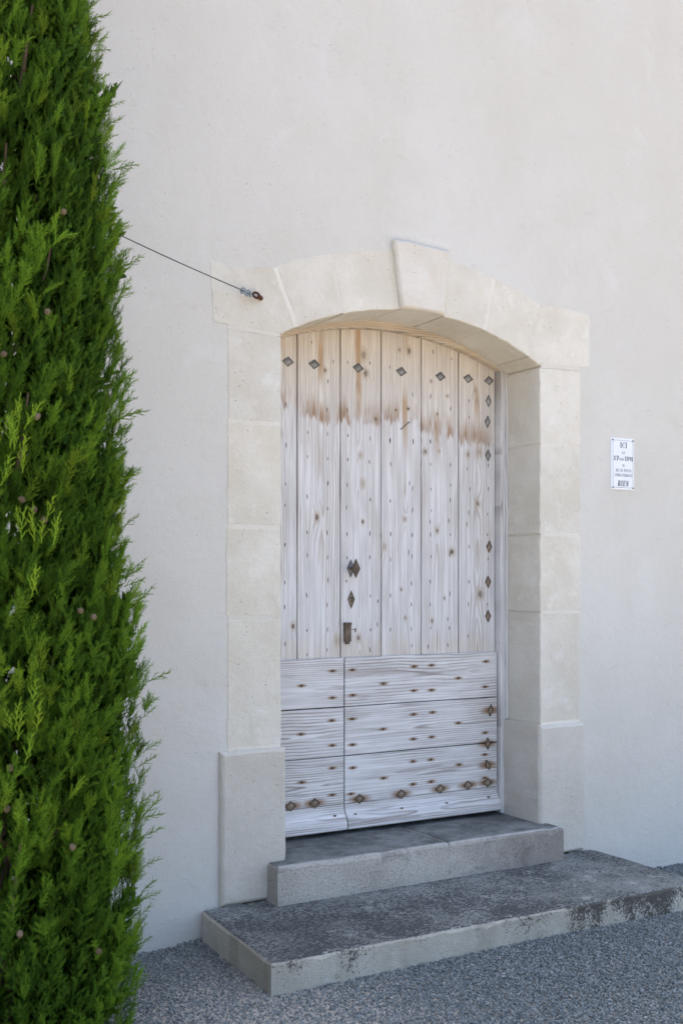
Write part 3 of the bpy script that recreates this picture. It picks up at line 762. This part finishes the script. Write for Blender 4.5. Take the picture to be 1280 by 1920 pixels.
GL = {
 'I': (.42, stem(.095)), 'C': (.70, A_(.38, .5, .36, .5, 48, 312) + R_(.60, .66, .66, .98)),
 'L': (.62, stem(.09) + R_(.09, 0, .6, TN) + R_(.54, 0, .6, .33)),
 'E': (.66, stem(.09) + R_(.09, 0, .63, TN) + R_(.57, 0, .63, .31) + R_(.09, 1-TN, .61, 1) + R_(.55, .71, .61, 1) + R_(.09, .48, .5, .54) + R_(.45, .38, .5, .64)),
 '1': (.44, R_(.12, 0, .12+TH, 1) + R_(.03, 0, .44, TN) + D_(.02, .12, .1, .78, .94)),
 '7': (.58, R_(.03, .86, .56, 1) + R_(.03, .68, .09, 1) + D_(.14, .42, .22, 0, .88)),
 '8': (.64, A_(.32, .27, .31, .27, 0, 360, .2) + A_(.32, .75, .27, .25, 0, 360, .18)),
 '9': (.64, A_(.32, .68, .31, .32, 0, 360, .2) + A_(.28, .45, .35, .45, -100, 20, .2)),
 'A': (.76, D_(.04, .36, .07) + D_(.46, .28, TH) + R_(.16, .28, .6, .34) + R_(0, 0, .22, TN) + R_(.40, 0, .76, TN)),
 'V': (.74, D_(.30, .04, TH) + D_(.36, .60, .07) + R_(0, 1-TN, .36, 1) + R_(.52, 1-TN, .74, 1)),
 'R': (.74, stem(.09) + R_(.3, .94, .42, 1) + R_(.3, .47, .42, .53) + A_(.40, .735, .27, .265, -90, 90) + D_(.50, .34, .2, 0, .5)),
 'P': (.68, stem(.09) + R_(.3, .94, .42, 1) + R_(.3, .44, .42, .50) + A_(.38, .72, .28, .28, -90, 90)),
 'N': (.78, R_(.10, 0, .16, 1) + D_(.50, .08, .2) + R_(.64, 0, .70, 1) + R_(.02, 0, .26, TN) + R_(.54, 1-TN, .78, 1)),
 'S': (.58, A_(.29, .74, .26, .26, 40, 268, .2) + A_(.29, .27, .27, .27, -140, 92, .2) + R_(.46, .70, .51, .98) + R_(.04, .02, .09, .3)),
 'T': (.66, R_(.215, 0, .215+TH, 1) + R_(.13, 0, .53, TN) + R_(.02, 1-TN, .64, 1) + R_(.02, .70, .07, 1) + R_(.59, .70, .64, 1)),
 'M': (.92, R_(.08, 0, .14, 1) + D_(.34, .06, .2) + D_(.44, .66, .06) + R_(.66, 0, .66+.2, 1) + R_(0, 0, .24, TN) + R_(.58, 0, .92, TN)),
 ' ': (.34, []),
}
def lettering(txt, xc, zb, h, width, mat, slant=0.0, name='lettering'):
    tot = sum(GL[c][0] for c in txt) + .11*(len(txt)-1)
    sx = width/tot; m = MB(); cx = xc - width/2
    for c in txt:
        wd, polys = GL[c]
        for p in polys:
            m.add([(cx + (px + slant*py)*sx, SY-.0009, zb + py*h) for px, py in p], [tuple(range(len(p)))])
        cx += (wd + .11)*sx
    put(name, m.mesh(name, mat), sign)
def fy(fr): return SZ1 - fr*SH
cxs = SX0 + SW*.535
lettering('ICI', cxs, fy(.19), SH*.112, SW*.30, M['ink'])
lettering('LE', cxs, fy(.306), SH*.052, SW*.13, M['line'])
lettering('17', SX0+SW*.215, fy(.435), SH*.088, SW*.20, M['ink'])
lettering('AVRIL', SX0+SW*.455, fy(.433), SH*.046, SW*.21, M['line'])
lettering('1891', SX0+SW*.765, fy(.437), SH*.090, SW*.34, M['ink'])
lettering('IL', cxs, fy(.556), SH*.056, SW*.10, M['line'])
lettering('NE SE PASSA', cxs, fy(.652), SH*.058, SW*.68, M['line'])
lettering('STRICTEMENT', cxs, fy(.745), SH*.055, SW*.76, M['line'])
lettering('RIEN', cxs-.004, fy(.928), SH*.108, SW*.47, M['ink'], 0.16)

# ------------------------------------------------------------------ cypress
TX, TY = 0.829, 3.844
tree = empty('cypress_tree', (TX, TY, 0))
tag(tree, 'dense columnar green cypress tree standing beside the plastered wall', 'tree')
PR = np.array([(0.0, 0.462), (0.155, 0.497), (0.51, 0.522), (0.87, 0.527), (1.25, 0.547), (1.41, 0.532), (1.6, 0.492), (1.95, 0.462), (2.42, 0.447), (2.78, 0.437), (3.21, 0.417), (3.57, 0.342), (4.2, 0.24), (4.8, 0.12), (5.3, 0.04)])
def rad(z): return np.interp(z, PR[:, 0], PR[:, 1])
tm = MB()
tm.tube([(TX, TY, -.1), (TX+.01, TY, .4), (TX-.01, TY+.01, 1.6), (TX, TY, 3.2), (TX, TY, 5.0)], [.085, .07, .055, .035, .008], 10)
rb = random.Random(9)
for k in range(70):
    z = .25 + 4.3*(k/70)**0.9; th = k*2.399; rr = float(rad(z))
    p0 = Vector((TX, TY, z)); d = Vector((math.cos(th), math.sin(th), 0))
    p1 = p0 + d*rr*.45 + Vector((0, 0, .12)); p2 = p0 + d*rr*.62 + Vector((0, 0, .38))
    tm.tube([p0, p1, p2], [.014, .010, .004], 5, False)
put('trunk', tm.mesh('trunk', M['bark'], True), tree)

def sprig(seed, fat=1.0, ns=10, subs=(.38, .68)):
    """one scale-leaved spray: an axis with alternating shoots, each with smaller shoots; unit length along +Z"""
    rn = random.Random(seed); V = []; F = []; TT = []
    def cone(p, d, L, r, t0, t1):
        d = d.normalized(); u = d.orthogonal().normalized(); w_ = d.cross(u); n = len(V)
        a0 = rn.uniform(0, 2)
        for k in range(3):
            a = a0 + k*2.0944
            V.append(p + (u*math.cos(a) + w_*math.sin(a))*r*fat); TT.append(t0)
        V.append(p + d*L); TT.append(t1)
        F.extend([(n, n+1, n+3), (n+1, n+2, n+3), (n+2, n, n+3)])
    bend = Vector((rn.uniform(-.14, .14), rn.uniform(-.14, .14), 0))
    def ax(t): return bend*(t*t) + Vector((0, 0, t))
    for k in range(3): cone(ax(k/3), ax((k+1)/3)-ax(k/3), .48, .024, k/3*.6, (k+1)/3)
    ph = rn.uniform(0, 6)
    for k in range(ns):
        t = .08 + .84*k/ns
        ph += 2.2 + rn.uniform(-.4, .4)
        out = Vector((math.cos(ph), math.sin(ph)*.75, 0))
        d = (out*.75 + Vector((0, 0, rn.uniform(.75, 1.15)))).normalized()
        L = (.40*(1-.55*t))*rn.uniform(.7, 1.2)
        p = ax(t)
        cone(p, d, L, .022, .25+t*.3, .7+.3*t)
        for s in subs:
            q = p + d*L*s
            e = (d + Vector((rn.uniform(-1, 1), rn.uniform(-1, 1), rn.uniform(-.2, .6)))*.75).normalized()
            cone(q, e, L*rn.uniform(.4, .62), .020, .45+t*.3, 1.0)
    return np.array([tuple(v) for v in V]), np.array(F), np.array(TT)
TPL = [sprig(s) for s in range(8)] + [sprig(40+s, 2.8, 10) for s in range(3)]
Vs, Fs, Cs = [], [], []
base = 0
def n3(x, y, z, s): return mnoise.noise(Vector((x*s, y*s, z*s)))
CAMA = math.atan2(0-TY, 0-TX)
pos, dirs, scl, col, tpl = [], [], [], [], []
def spray(p, d, s, t, y, k): pos.append(p); dirs.append(d.normalized()); scl.append(s); col.append((min(1, max(0, t)), min(.8, max(0, y)))); tpl.append(k)
# branchlets: fans of sprays that leave dark gaps between them
tufts = 0
while tufts < 2500:
    z = -0.02 + 5.1*rb.random()
    R = float(rad(max(z, 0)))
    if rb.random() > (R/.53)*(1.0 if z < 3.9 else .6): continue
    th = CAMA + (rb.uniform(-2.0, 2.0) if rb.random() < .86 else rb.uniform(-math.pi, math.pi))
    cx_, cy_ = math.cos(th), math.sin(th)
    clump = n3(cx_*R*5.2, cy_*R*5.2, z*1.5+3, 1.0)*.6 + n3(cx_*R*9+7, cy_*R*9, z*3.2, 1.0)*.4
    hollow = n3(cx_*R*3.4+11, cy_*R*3.4, z*1.1+5, 1.0)
    if hollow < -.20 and rb.random() < .8: continue
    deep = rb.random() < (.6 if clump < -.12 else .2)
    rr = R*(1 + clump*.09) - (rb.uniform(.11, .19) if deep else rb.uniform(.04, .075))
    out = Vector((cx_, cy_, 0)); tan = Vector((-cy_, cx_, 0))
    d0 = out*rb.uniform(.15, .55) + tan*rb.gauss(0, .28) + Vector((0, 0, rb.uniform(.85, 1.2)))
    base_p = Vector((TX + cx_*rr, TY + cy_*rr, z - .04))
    tone = .42 + .7*clump + .35*n3(cx_*2, cy_*2, z*4, 1.3) + rb.gauss(0, .2) - (.3 if deep else 0)  # deep tufts are coloured darker, painting in the shade of the gaps
    yng = max(0, n3(cx_*3.3+20, cy_*3.3, z*2.6, 1.0) - .25)*1.3 + (rb.uniform(.1, .45) if rb.random() < .14 else 0)
    if deep: yng = 0
    size = rb.uniform(.75, 1.15)
    for k in range(rb.randint(6, 10)):
        d = d0 + Vector((rb.gauss(0, .36), rb.gauss(0, .36), rb.gauss(0, .22)))
        spray(tuple(base_p + d0*rb.uniform(0, .07)*size), d, rb.uniform(.036, .066)*size, tone + rb.gauss(0, .1), yng, rb.randrange(8))
    tufts += 1
# bright young shoots that stand out of the face, as beside the cable
for (z0, dth, cnt) in ((2.62, -.22, 22), (2.45, -.16, 12), (2.05, .18, 9), (1.72, .28, 9), (1.2, .15, 6)):
    for k in range(cnt):
        z = z0 + rb.uniform(-.13, .13); th = CAMA + dth + rb.gauss(0, .07); R = float(rad(z)) + .01
        d = Vector((math.cos(th)*.35 + rb.gauss(0, .16), math.sin(th)*.35 + rb.gauss(0, .16), 1)).normalized()
        pos.append((TX+math.cos(th)*R*1.0, TY+math.sin(th)*R*1.0, z-.05)); dirs.append(d); scl.append(rb.uniform(.06, .11))
        col.append((.9, rb.uniform(.25, .7))); tpl.append(rb.randrange(8))
# long wispy twigs along the outline facing the house
for k in range(60):
    z = rb.uniform(.15, 3.9); th = CAMA + rb.uniform(1.1, 2.1); R = float(rad(z)) - .02
    d = Vector((math.cos(th)*rb.uniform(.6, 1.4), math.sin(th)*rb.uniform(.6, 1.4), rb.uniform(.3, .9))).normalized()
    pos.append((TX+math.cos(th)*R, TY+math.sin(th)*R, z)); dirs.append(d); scl.append(rb.uniform(.06, .095)*(1 if k % 4 else 1.3))
    col.append((.35, .08)); tpl.append(rb.randrange(8))
# inner foliage, coarse, its dark colour painting in the shade inside the crown
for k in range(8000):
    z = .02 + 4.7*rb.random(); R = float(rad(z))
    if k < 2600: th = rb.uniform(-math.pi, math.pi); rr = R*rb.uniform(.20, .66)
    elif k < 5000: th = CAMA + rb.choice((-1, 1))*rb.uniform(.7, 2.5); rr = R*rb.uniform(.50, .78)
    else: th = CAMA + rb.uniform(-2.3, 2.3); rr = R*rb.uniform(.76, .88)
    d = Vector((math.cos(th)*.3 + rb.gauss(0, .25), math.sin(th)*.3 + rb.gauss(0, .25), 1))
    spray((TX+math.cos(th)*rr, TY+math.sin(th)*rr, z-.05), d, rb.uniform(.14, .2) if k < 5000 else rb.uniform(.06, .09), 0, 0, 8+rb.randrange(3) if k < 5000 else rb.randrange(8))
for i in range(len(pos)):
    V, F, T = TPL[tpl[i]]
    d = dirs[i]; u = d.orthogonal().normalized(); u.rotate(Matrix.Rotation(rb.uniform(0, 6.28), 3, d)); v_ = d.cross(u)
    m3 = np.array([u, v_, d])
    Vs.append((V*scl[i]*np.array([rb.uniform(.8, 1.1)]*2+[1.0])) @ m3 + np.array(pos[i]))
    Fs.append(F + base); base += len(V)
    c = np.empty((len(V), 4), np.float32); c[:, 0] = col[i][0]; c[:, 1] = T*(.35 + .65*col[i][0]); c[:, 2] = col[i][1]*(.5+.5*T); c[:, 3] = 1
    Cs.append(c)
Vs = np.concatenate(Vs).astype(np.float32); Fs = np.concatenate(Fs).astype(np.int32); Cs = np.concatenate(Cs)
cm = bpy.data.meshes.new('crown')
cm.vertices.add(len(Vs)); cm.vertices.foreach_set('co', Vs.ravel())
cm.loops.add(len(Fs)*3); cm.loops.foreach_set('vertex_index', Fs.ravel())
cm.polygons.add(len(Fs)); cm.polygons.foreach_set('loop_start', np.arange(0, len(Fs)*3, 3, dtype=np.int32))
ca = cm.color_attributes.new('tint', 'FLOAT_COLOR', 'POINT'); ca.data.foreach_set('color', Cs.ravel())
cm.update(calc_edges=True); cm.validate()
cm.materials.append(M['foliage'])
put('crown', cm, tree)
# seed cones, small ridged balls
bmc = bmesh.new(); bmesh.ops.create_icosphere(bmc, subdivisions=2, radius=.0102)
for v in bmc.verts: v.co *= 1 + .16*mnoise.noise(v.co*170); v.co.z *= 1.15
cone_me = bpy.data.meshes.new('seed_cone'); bmc.to_mesh(cone_me); bmc.free(); cone_me.materials.append(M['cone'])
# (height, angle from the camera side) read off the face of the tree
for (z, dth) in ((2.97, -.02), (2.78, .62), (2.12, .35), (1.83, .30), (1.80, .38), (1.86, .22), (1.52, .60), (1.50, .70), (1.06, .12), (.94, .10), (.56, .18), (.45, .72), (3.35, .0), (2.45, .45), (.80, .5), (1.30, -.1), (1.2, .05), (2.3, .1)):
    th = CAMA + dth; R = float(rad(z)) + rb.uniform(-.055, -.02)
    put('seed_cone', cone_me, tree, (TX+math.cos(th)*R, TY+math.sin(th)*R, z), (rb.uniform(0, 3), rb.uniform(0, 3), 0))

# ------------------------------------------------------------------ guy wire
AX, AZ = 2.206, 2.921
guy = empty('guy_wire', (AX, JAMB, AZ))
tag(guy, 'thin steel guy wire stretched from the stone surround to the cypress', 'wire')
P0 = Vector((AX-.045, 4.632, 2.925)); P1 = Vector((TX+.03, TY+.02, 2.995))
gw = MB(); gw.tube([P0.lerp(P1, k/12) - Vector((0, 0, .012*math.sin(math.pi*k/12))) for k in range(13)], .0026, 6)
put('cable', gw.mesh('cable', M['cable'], True), guy)
dv = (P1-P0).normalized()
def clamp_mesh():
    m = MB()
    m.tube([(-.011, 0, -.016), (-.011, 0, .006), (0, 0, .013), (.011, 0, .006), (.011, 0, -.016)], .0030, 6)
    m.box(-.016, .016, -.006, .006, -.009, 0.0)
    for s in (-.011, .011): m.tube([(s, 0, -.018), (s, 0, -.010)], .0062, 6)
    return m.mesh('cable_clamp', M['galv'])
clm = clamp_mesh()
for s in (0.000, .040):
    o = put('cable_clamp', clm, guy, P0 + dv*(s+.012)); o.rotation_euler = (0.5, .3, math.atan2(dv.y, dv.x) + math.pi/2)
em = MB()
ring = [(AX-.012 + .016*math.cos(t), JAMB-.030 + .006*math.sin(t), AZ+.001 + .014*math.sin(t)) for t in [k*math.pi/6 for k in range(13)]]
em.tube(ring, .0055, 8, False); em.tube([(AX+.002, JAMB-.028, AZ-.002), (AX+.022, JAMB-.012, AZ-.004), (AX+.026, JAMB+.02, AZ-.004)], .0095, 8)
put('eye_bolt', em.mesh('eye_bolt', M['redrust'], True), guy)

# ------------------------------------------------------------------ gravel chips
X0, X1, Y0, Y1, ST = 0.2, 7.2, 1.5, WALL+.002, 0.0086
gx = np.arange(X0, X1, ST); gy = np.arange(Y0, Y1, ST)
px, py = np.meshgrid(gx, gy); px = px.ravel() + rng.uniform(-.005, .005, px.size); py = py.ravel() + rng.uniform(-.006, .006, py.size)
keep = ~((px > 1.905 + .034*(py - 3.88)/.78) & (px < 4.24) & (py > 3.885)) & (py < WALL - .003)
# only where a viewer near the camera can see the ground
vd = 0.4955*px + 0.8686*py
keep &= vd > 3.0
px, py = px[keep], py[keep]
pz = ground_z(px, py) + 0.0035 + 0.006*np.sin(px*2.1+1)*np.cos(py*1.7) + rng.uniform(-.006, .005, px.size)
pz += np.clip(.03 - np.abs(py - WALL), 0, .03)*.4
gme = bpy.data.meshes.new('gravel'); gme.vertices.add(len(px))
gme.vertices.foreach_set('co', np.stack([px, py, pz], 1).astype(np.float32).ravel())
gob = put('gravel', gme); tag(gob, 'blue grey gravel chips covering the ground', 'gravel', kind='stuff')
ng = bpy.data.node_groups.new('gravel_chips', 'GeometryNodeTree')
ng.interface.new_socket('Geometry', in_out='INPUT', socket_type='NodeSocketGeometry')
ng.interface.new_socket('Geometry', in_out='OUTPUT', socket_type='NodeSocketGeometry')
N_ = ng.nodes; L_ = ng.links
gi = N_.new('NodeGroupInput'); go = N_.new('NodeGroupOutput')
g2i = N_.new('GeometryNodeGeometryToInstance')
for sd in range(4):
    ico = N_.new('GeometryNodeMeshIcoSphere'); ico.inputs['Radius'].default_value = 1.0; ico.inputs['Subdivisions'].default_value = 2 if sd < 2 else 1
    spn = N_.new('GeometryNodeSetPosition'); nzn = N_.new('ShaderNodeTexNoise'); nzn.noise_dimensions = '4D'
    nzn.inputs['W'].default_value = sd*3.7; nzn.inputs['Scale'].default_value = 0.9; nzn.inputs['Detail'].default_value = 1.0
    sb = N_.new('ShaderNodeVectorMath'); sb.operation = 'SUBTRACT'; sb.inputs[1].default_value = (.5, .5, .5)
    scn = N_.new('ShaderNodeVectorMath'); scn.operation = 'SCALE'; scn.inputs['Scale'].default_value = 2.0
    L_.new(nzn.outputs['Color'], sb.inputs[0]); L_.new(sb.outputs[0], scn.inputs[0]); L_.new(scn.outputs[0], spn.inputs['Offset'])
    L_.new(ico.outputs[0], spn.inputs['Geometry'])
    smn = N_.new('GeometryNodeSetMaterial'); smn.inputs['Material'].default_value = M['pebble']
    L_.new(spn.outputs[0], smn.inputs['Geometry']); L_.new(smn.outputs[0], g2i.inputs[0])
iop = N_.new('GeometryNodeInstanceOnPoints'); iop.inputs['Pick Instance'].default_value = True
ri = N_.new('FunctionNodeRandomValue'); ri.data_type = 'INT'
for s_ in ri.inputs:
    if s_.type == 'INT' and s_.name == 'Max': s_.default_value = 3
    if s_.type == 'INT' and s_.name == 'Min': s_.default_value = 0
rv = N_.new('FunctionNodeRandomValue'); rv.data_type = 'FLOAT_VECTOR'
rv.inputs[0].default_value = (0, 0, 0); rv.inputs[1].default_value = (6.28, 6.28, 6.28); rv.inputs['Seed'].default_value = 3
rs = N_.new('FunctionNodeRandomValue'); rs.data_type = 'FLOAT_VECTOR'
rs.inputs[0].default_value = (.0028, .0028, .0024); rs.inputs[1].default_value = (.0076, .0066, .0054); rs.inputs['Seed'].default_value = 8
ro = [o for o in ri.outputs if o.type == 'INT'][0]
L_.new(gi.outputs[0], iop.inputs['Points']); L_.new(g2i.outputs[0], iop.inputs['Instance'])
L_.new(ro, iop.inputs['Instance Index'])
L_.new(rv.outputs[0], iop.inputs['Rotation']); L_.new(rs.outputs[0], iop.inputs['Scale'])
L_.new(iop.outputs[0], go.inputs[0])
md = gob.modifiers.new('chips', 'NODES'); md.node_group = ng
